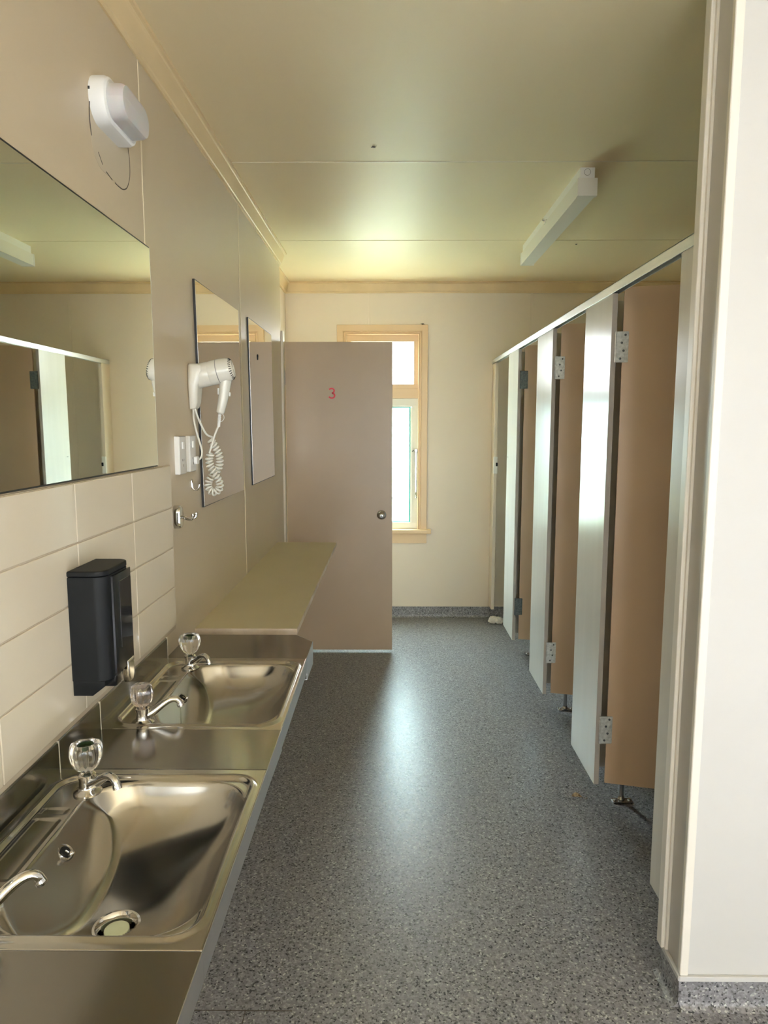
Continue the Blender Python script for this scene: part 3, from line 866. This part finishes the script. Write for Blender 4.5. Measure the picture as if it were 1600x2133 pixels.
# ================================================================== shelf
r = empty('wall_shelf', (-.498, 3.24, .776), 'long cream laminate shelf on the left wall below the upright mirrors', 'shelf')
obj('shelf_board', box(new(), (XW, 2.3475, .776), (-.3225, 4.138, .7975), .0006), M['shelf'], r)
b = new(); box(b, (XW, 2.3455, .776), (-.3205, 2.3475, .7975), .0004); box(b, (-.3225, 2.3475, .776), (-.3205, 4.138, .7975), .0004)
obj('edge_strip', b, M['shelfedge'], r)
for y in (2.75, 3.75):
    b = new(); prism(b, [(XW + .0005, .776), (XW + .22, .776), (XW + .21, .768), (XW + .018, .63), (XW + .0005, .62)], 'y', y, y + .018)
    obj('shelf_bracket', b, M['wall'], r, smooth=0)

# ================================================================== soap dispenser
r = empty('soap_dispenser', (XW, 1.48, .93), 'black wall soap dispenser with a smoked front window, mounted on the tiles', 'soap dispenser')
DX = XW + .0086
y0, y1 = 1.407, 1.549
def disp_plan(x1, inset=0.0, rr=.026):
    pts = [(DX, y0 + inset), (DX, y1 - inset)]
    for k in range(7):
        a = math.radians(90 - 90 * k / 6); pts.append((x1 - rr + rr * math.cos(a), y1 - inset - rr + rr * math.sin(a)))
    for k in range(7):
        a = math.radians(0 - 90 * k / 6); pts.append((x1 - rr + rr * math.cos(a), y0 + inset + rr + rr * math.sin(a)))
    return pts
b = new(); prism(b, disp_plan(-.590), 'z', .962, 1.186, .002)
# rear lower part with chamfered bottom corner
prism(b, [(DX, .930), (-.628, .930), (-.600, .952), (-.600, .9635), (DX, .9635)], 'y', y0, y1, .003)
obj('dispenser_body', b, M['black'], r)
b = new(); prism(b, disp_plan(-.5895, -.0004, .026), 'z', 1.1865, 1.199, .003, 3); tl = obj('lid', b, M['black'], r)
b = new()
for yy in (1.448, 1.462): tube(b, [(-.6625, yy, 1.1985), (-.6625, yy, 1.1995)], .0035, 10)
obj('lock_hole', b, M['hole'], tl)
b = new(); prism(b, [(-.5905, 1.438), (-.5905, 1.544), (-.5868, 1.541), (-.5850, 1.528), (-.5845, 1.493), (-.5850, 1.455), (-.5868, 1.441)], 'z', .968, 1.182, .001)
obj('front_cover', b, M['blackgloss'], r)
b = new(); prism(b, rrect(1.501, 1.090, .066, .150, .004, 4), 'x', -.5852, -.5838, .0005)
obj('smoked_window', b, M['smoke'], r)
b = new(); box(b, (-.625, 1.437, .940), (-.588, 1.47, .966), .004); obj('nozzle_guard', b, M['blackgloss'], r)
b = new(); prism(b, [(1.492, .978), (1.532, .978), (1.529, .940), (1.521, .926), (1.503, .926), (1.495, .940)], 'x', -.600, -.5815, .005, 3)
obj('push_lever', b, M['chrome'], r, label='chrome push lever')

# ================================================================== hooks
r = empty('robe_hook', (XW, 2.172, 1.212), 'chrome double robe hook on an oval plate beside the tiles', 'hook')
b = loft_x(new(), [(XW - .001, rrect(2.168, 1.212, .044, .074, .0218, 8)), (XW + .017, rrect(2.168, 1.212, .044, .074, .0218, 8)), (XW + .022, rrect(2.168, 1.212, .038, .068, .0188, 8)), (XW + .0235, rrect(2.168, 1.212, .026, .056, .0128, 8))])
obj('hook_plate', b, M['chrome'], r)
for s, tipz in ((-1, 0), (1, .004)):
    b = new(); y = 2.168 + s * .009
    tube(b, smooth_path([(XW + .022, 2.168, 1.213), (XW + .036, y, 1.210), (XW + .050, y + s * .006, 1.206), (XW + .060, y + s * .009, 1.209), (XW + .063, y + s * .010, 1.219)], 5), .0042, 12)
    lathe(b, [(0, -.005), (.0042, -.004), (.0055, 0), (.0042, .004), (0, .005)], (XW + .063, y + s * .010, 1.221), (0, 0, 1), 12)
    obj('hook_arm', b, M['chrome'], r)
r = empty('coat_hook', (XW, 2.366, 1.30), 'small bright metal hook below the power outlet', 'hook')
b = new(); prism(b, rrect(2.366, 1.300, .014, .034, .0068, 6), 'x', XW, XW + .003, .001); obj('hook_plate', b, M['chrome'], r)
b = new(); tube(b, smooth_path([(XW + .002, 2.366, 1.304), (XW + .004, 2.366, 1.287), (XW + .010, 2.366, 1.279), (XW + .018, 2.366, 1.280), (XW + .024, 2.366, 1.287), (XW + .0265, 2.366, 1.299)], 5), .0032, 12)
obj('hook_arm', b, M['chrome'], r)

# ================================================================== power outlets
def outlet(y0, y1, z0, z1, x1, label, cat):
    r = empty('power_outlet', (XW, (y0 + y1) / 2, z0), label, cat, 'white outlets beside the large mirror')
    b = loft_x(new(), [(XW, rrect((y0 + y1) / 2, (z0 + z1) / 2, y1 - y0, z1 - z0, .004, 4)), (x1 - .003, rrect((y0 + y1) / 2, (z0 + z1) / 2, y1 - y0, z1 - z0, .004, 4)), (x1, rrect((y0 + y1) / 2, (z0 + z1) / 2, y1 - y0 - .005, z1 - z0 - .005, .003, 4))])
    obj('face_plate', b, M['outlet'], r)
    ym = (y0 + y1) / 2
    b = new(); box(b, (x1 - .001, ym - .008, z1 - .040), (x1 + .004, ym + .008, z1 - .018), .001, 2); obj('rocker_switch', b, M['white'], r)
    b = new()
    for dy, a in ((-.007, 30), (.007, -30), (0, 0)):
        zz = z0 + .045 if dy else z0 + .028
        R = Matrix.Rotation(math.radians(a), 3, 'X')
        box(b, (x1 - .0015, ym + dy - .001, zz - .004), (x1 + .0004, ym + dy + .001, zz + .004), 0, 2, R, (x1, ym + dy, zz))
    obj('socket_slots', b, M['hole'], r)
    return r
outlet(2.190, 2.262, 1.343, 1.464, XW + .016, 'white power outlet nearest the large mirror, nothing plugged in', 'power outlet')
outlet(2.316, 2.388, 1.343, 1.464, XW + .013, 'white power outlet with the hair dryer plugged in', 'power outlet')

# ================================================================== hair dryer and holder
YH = 2.392
r = empty('dryer_holder', (XW, YH, 1.557), 'ivory wall holder that carries the hair dryer', 'dryer holder')
b = new()
# rounded back plate: deep at the top, narrower at the foot
def ysec(x0, x1, w): return None
prof = []
secs = []
def holder_ring(z, x1, hw, rr):
    return [(x, y, z) for x, y in rrect((XW + x1) / 2, YH, x1 - XW, 2 * hw, rr, 6)]
rings = []
for z, x1, hw, rr in ((1.553, -.664, .020, .006), (1.557, -.655, .028, .010), (1.575, -.648, .034, .013), (1.605, -.646, .039, .014), (1.632, -.643, .042, .015), (1.655, -.630, .044, .020), (1.680, -.622, .044, .022), (1.697, -.630, .040, .020), (1.704, -.642, .028, .014)):
    rings.append([b.verts.new(p) for p in holder_ring(z, x1, hw, rr)])
for a, c in zip(rings, rings[1:]):
    n = len(a)
    for k in range(n): b.faces.new((a[k], a[(k + 1) % n], c[(k + 1) % n], c[k]))
b.faces.new(rings[0]); b.faces.new(list(reversed(rings[-1])))
obj('back_plate', b, M['hair'], r, smooth=50)
AX = Vector((.978, 0, .21)).normalized()
O = Vector((-.662, YH, 1.661))
b = new(); lathe(b, [(.0, -.004), (.036, -.004), (.0400, .0), (.0410, .02), (.0405, .052), (.0395, .056), (.037, .056), (.035, .02), (0, .02)], O, AX, 40)
obj('cradle', b, M['hair'], r, smooth=40)
b = new(); tube(b, smooth_path([(-.668, YH - .006, 1.556), (-.667, YH - .008, 1.520), (-.660, YH - .008, 1.480), (-.649, YH - .008, 1.440), (-.643, YH - .008, 1.412), (-.645, YH - .008, 1.392), (-.654, YH - .010, 1.382), (-.6635, YH - .022, 1.380)], 8), .0033, 10)
obj('power_cord', b, M['cord'], r)
b = new(); prism(b, rrect(2.352 + .012, 1.381, .030, .026, .006, 5), 'x', XW + .0145, XW + .026, .002); obj('plug', b, M['white'], r)

r = empty('hair_dryer', (-.575, YH, 1.53), 'ivory hair dryer hanging in its wall holder with a coiled cord', 'hair dryer')
b = new()
lathe(b, [(0, .040), (.033, .040), (.0375, .044), (.0405, .058), (.0412, .075), (.0410, .100), (.0395, .116), (.0355, .128), (.028, .134), (.0275, .1335), (0, .1335)], O, AX, 44)
hb = obj('dryer_body', b, M['hair'], r, smooth=40)
b = new(); lathe(b, [(.0416, .0835), (.0420, .0845), (.0416, .0855)], O, AX, 44); obj('body_joint', b, M['grey'], hb)
b = new()
gc = O + AX * .1335
for q in (.024, .018, .012, .006): lathe(b, [(q + .0012, 0), (q + .0012, .0012), (q - .0012, .0012), (q - .0012, 0)], gc, AX, 32)
gr = obj('air_grille', b, M['hair'], r)
b = new()
u = AX.orthogonal().normalized(); w_ = AX.cross(u)
for k in range(26):
    a = 2 * PI * k / 26
    dvec = u * math.cos(a) + w_ * math.sin(a)
    p0 = O + AX * .127 + dvec * .0364; p1 = O + AX * .1330 + dvec * .0300
    tube(b, [p0, p1], .0013, 6)
obj('grille_slots', b, M['hole'], gr)
b = new()
hp = smooth_path([(-.556, YH, 1.650), (-.560, YH, 1.625), (-.566, YH, 1.590), (-.573, YH, 1.560), (-.579, YH, 1.538)], 6)
n = len(hp)
tube(b, hp, [.0195 - .0065 * (i / (n - 1)) ** 1.2 for i in range(n - 1)] + [.009], 20, 1.05)
hh = obj('handle', b, M['hair'], r, smooth=50)
b = new(); box(b, (-.5845, YH - .005, 1.602), (-.5795, YH + .005, 1.624), .002); obj('switch', b, M['white'], hh)
b = new(); box(b, (-.5465, YH - .004, 1.596), (-.5405, YH + .004, 1.610), .002); obj('button', b, M['white'], hh)
b = new()
rel = [(-.5795, YH, 1.539), (-.5815, YH, 1.528), (-.583, YH, 1.517), (-.584, YH, 1.507), (-.585, YH, 1.495)]
pr = []
for i in range(15):
    t = i / 14; pr.append((-.5795 - .0055 * t, YH, 1.539 - .046 * t))
tube(b, pr, [.0062 if (i % 2 == 0 and i < 9) else (.0046 if i < 9 else .0052) for i in range(15)], 12)
obj('strain_relief', b, M['white'], r)
b = new(); tube(b, smooth_path([(-.579, YH, 1.538), (-.568, YH - .002, 1.535), (-.565, YH - .002, 1.523), (-.572, YH, 1.513), (-.580, YH, 1.512)], 6), .0014, 8); obj('hanging_loop', b, M['cord'], r)
# coiled cord
core = smooth_path([(-.614, YH - .004, 1.452), (-.598, YH + .002, 1.422), (-.585, YH + .004, 1.388), (-.590, YH + .004, 1.354), (-.610, YH + .000, 1.328), (-.626, YH, 1.302), (-.622, YH - .002, 1.278), (-.605, YH - .004, 1.269),
                    (-.588, YH - .006, 1.281), (-.585, YH - .010, 1.304), (-.598, YH - .016, 1.332), (-.612, YH - .018, 1.358), (-.616, YH - .018, 1.384), (-.610, YH - .016, 1.404)], 40)
acc = [0.0]
for p, q in zip(core, core[1:]): acc.append(acc[-1] + (q - p).length)
F = frames(core)
tot = acc[-1]; turns = int(tot / .0112); hel = []
steps = turns * 14
j = 0
for s in range(steps + 1):
    dd = tot * s / steps
    while j < len(acc) - 2 and acc[j + 1] < dd: j += 1
    f = (dd - acc[j]) / max(1e-9, acc[j + 1] - acc[j])
    p = F[j][0].lerp(F[j + 1][0], f); nv = F[j][2].lerp(F[j + 1][2], f); bv = F[j][3].lerp(F[j + 1][3], f)
    a = 2 * PI * turns * s / steps
    rad = .0105
    hel.append(p + nv * rad * math.cos(a) + bv * rad * math.sin(a))
lead_in = smooth_path([(-.663, YH - .004, 1.556), (-.655, YH - .006, 1.530), (-.640, YH - .008, 1.495), (-.625, YH - .008, 1.468), hel[0]], 6)
lead_out = smooth_path([hel[-1], (-.606, YH - .02, 1.430), (-.594, YH - .012, 1.470), (-.5855, YH, 1.496)], 6)
b = new(); tube(b, lead_in[:-1] + hel + lead_out[1:], .0034, 8)
obj('coiled_cord', b, M['cord'], r, smooth=60)

# ================================================================== small litter
b = new()
for k in range(5):
    c = Vector((.800 + .018 * random.uniform(-1, 1) + (.03 if k > 2 else 0), 5.165 + random.uniform(-.02, .02), .022 + random.uniform(0, .022)))
    t = new(); bmesh.ops.create_icosphere(t, subdivisions=3, radius=.026)
    for v in t.verts:
        nn = v.co.normalized()
        f = 1 + .28 * math.sin(9 * nn.x + k * 2) * math.sin(8 * nn.y + k) + .2 * math.sin(13 * nn.z + 3 * k)
        v.co = c + Vector((v.co.x * f * 1.1, v.co.y * f, max(-c.z + .001, v.co.z * f * .85)))
    merge(b, t)
t = new(); prism(t, [(.752, 5.150), (.775, 5.162), (.800, 5.150), (.800, 5.175), (.775, 5.178)], 'z', .001, .010, .002); merge(b, t)
obj('crumpled_tissue', b, M['tissue'], None, smooth=60, label='crumpled white tissue on the floor at the foot of the back wall', cat='tissue')
b = new()
lf = [(.740, 2.668), (.748, 2.676), (.760, 2.676), (.772, 2.668), (.780, 2.660), (.772, 2.654), (.757, 2.655), (.746, 2.660)]
t = new(); prism(t, lf, 'z', .001, .003)
bmesh.ops.subdivide_edges(t, edges=t.edges, cuts=2)
for v in t.verts: v.co.z += .008 * abs(math.sin((v.co.x - .74) * 70)) + (v.co.y - 2.655) * .25
merge(b, t)
tube(b, [(.778, 2.660, .006), (.792, 2.652, .003), (.800, 2.655, .0015), (.801, 2.668, .0015)], .0008, 6)
obj('dry_leaf', b, M['leaf'], None, smooth=0, label='curled dry brown leaf on the floor in front of the near cubicle', cat='leaf')
b = new(); lathe(b, [(0, 0), (.003, .0003), (.0042, .0016), (.003, .003), (0, .0035)], (.509, 2.818, 0), (0, 0, 1), 10); tube(b, [(.509, 2.818, .002), (.514, 2.815, .003), (.517, 2.817, .002)], .0011, 6)
obj('floor_crumb', b, M['hole'], None, label='tiny dark crumb on the open floor', cat='crumb')
def insect(x, y, z, up, label, s=1.0, cat='insect', ax=(1, .3, 0)):
    b = new(); A = Vector(ax).normalized(); U = Vector(up)
    o = Vector((x, y, z))
    lathe(b, [(0, -.006 * s), (.0018 * s, -.004 * s), (.0024 * s, 0), (.0016 * s, .004 * s), (0, .006 * s)], o + U * .002 * s, A, 10)
    S = A.cross(U)
    for k in (-1, 1):
        for q in (-.002, .001, .004): tube(b, [o + U * .002 * s + A * q * s, o + S * k * .005 * s + A * q * s * 1.8], .0004 * s, 5)
    t = [b.verts.new(o + U * .004 * s + A * .003 * s), b.verts.new(o + U * .0035 * s - A * .008 * s + S * .004 * s), b.verts.new(o + U * .0035 * s - A * .008 * s - S * .004 * s)]
    b.faces.new(t)
    return obj('insect', b, M['mark'], None, smooth=40, label=label, cat=cat)
insect(-.062, 2.795, ZC, (0, 0, -1), 'small dark insect on the ceiling near its middle', 1.3)
insect(1.090, 4.245, ZC, (0, 0, -1), 'small dark insect on the ceiling over the cubicles', 1.2, ax=(.4, 1, 0))
insect(.246, YB - .008, 2.243, (0, 0, 1), 'dark insect on top of the window frame', 1.9, ax=(1, 0, 0))

# ================================================================== light
world = bpy.data.worlds.new('overcast'); scene.world = world; world.use_nodes = True
bg = world.node_tree.nodes['Background']
wn, wl = world.node_tree.nodes, world.node_tree.links
tc = wn.new('ShaderNodeTexCoord'); sx = wn.new('ShaderNodeSeparateXYZ'); wl.new(tc.outputs['Generated'], sx.inputs[0])
mr = wn.new('ShaderNodeMapRange'); wl.new(sx.outputs['Y'], mr.inputs['Value'])
mr.inputs['From Min'].default_value = -1; mr.inputs['From Max'].default_value = 1
mr.inputs['To Min'].default_value = 4.0; mr.inputs['To Max'].default_value = 27.0      # brighter cloud on the window side
wl.new(mr.outputs['Result'], bg.inputs['Strength'])
bg.inputs['Color'].default_value = (.87, .91, 1.0, 1)

def portal(loc, rot, sx, sy):
    l = bpy.data.lights.new('daylight_portal', 'AREA'); l.shape = 'RECTANGLE'; l.size = sx; l.size_y = sy
    l.cycles.is_portal = True
    o = bpy.data.objects.new('daylight_portal', l); COL.objects.link(o); o.location = loc; o.rotation_euler = rot
    return o
portal((-.056, YB + .125, 1.435), (math.radians(-90), 0, 0), .548, 1.47)
portal((SX + T + .005, (SY0 + SY1) / 2, (SZ0 + SZ1) / 2), (0, math.radians(90), 0), SZ1 - SZ0, SY1 - SY0)
portal(((RX0 + RX1) / 2, YR - .125, (RZ0 + RZ1) / 2), (math.radians(90), 0, 0), RX1 - RX0, RZ1 - RZ0)
s = bpy.data.lights.new('sun', 'SUN'); s.energy = 8.0; s.angle = math.radians(3); s.color = (1, .96, .90)
so = bpy.data.objects.new('sun', s); COL.objects.link(so); so.rotation_euler = (math.radians(35), math.radians(12), 0); so.location = (0, 0, 8)

# ================================================================== camera
F, U0, V0 = 1450.0, 812.0, 885.0
p = math.atan((1066.5 - V0) / F); yaw = math.atan((U0 - 800) / F * math.cos(p))
cy_, sy_ = math.cos(yaw), math.sin(yaw); cp_, sp_ = math.cos(p), math.sin(p)
fwd = Vector((-sy_ * cp_, cy_ * cp_, -sp_)); right = Vector((cy_, sy_, 0)); up = right.cross(fwd)
cam = bpy.data.cameras.new('camera'); co = bpy.data.objects.new('camera', cam); COL.objects.link(co)
mw = Matrix((( right.x, up.x, -fwd.x, 0), (right.y, up.y, -fwd.y, 0), (right.z, up.z, -fwd.z, 1.5), (0, 0, 0, 1)))
co.matrix_world = mw
cam.sensor_fit = 'HORIZONTAL'; cam.sensor_width = 36; cam.lens = F / 1600 * 36
cam.clip_start = .02; cam.clip_end = 200
scene.camera = co

scene.view_settings.view_transform = 'Standard'
scene.view_settings.look = 'None'
scene.view_settings.exposure = 1.36
scene.view_settings.gamma = 1
scene.view_settings.use_curve_mapping = False
cy = scene.cycles
cy.max_bounces = 14; cy.diffuse_bounces = 8; cy.glossy_bounces = 6; cy.transmission_bounces = 10; cy.transparent_max_bounces = 12
cy.caustics_reflective = False; cy.caustics_refractive = True
cy.blur_glossy = .5
cy.sample_clamp_indirect = 8
cy.use_denoising = True
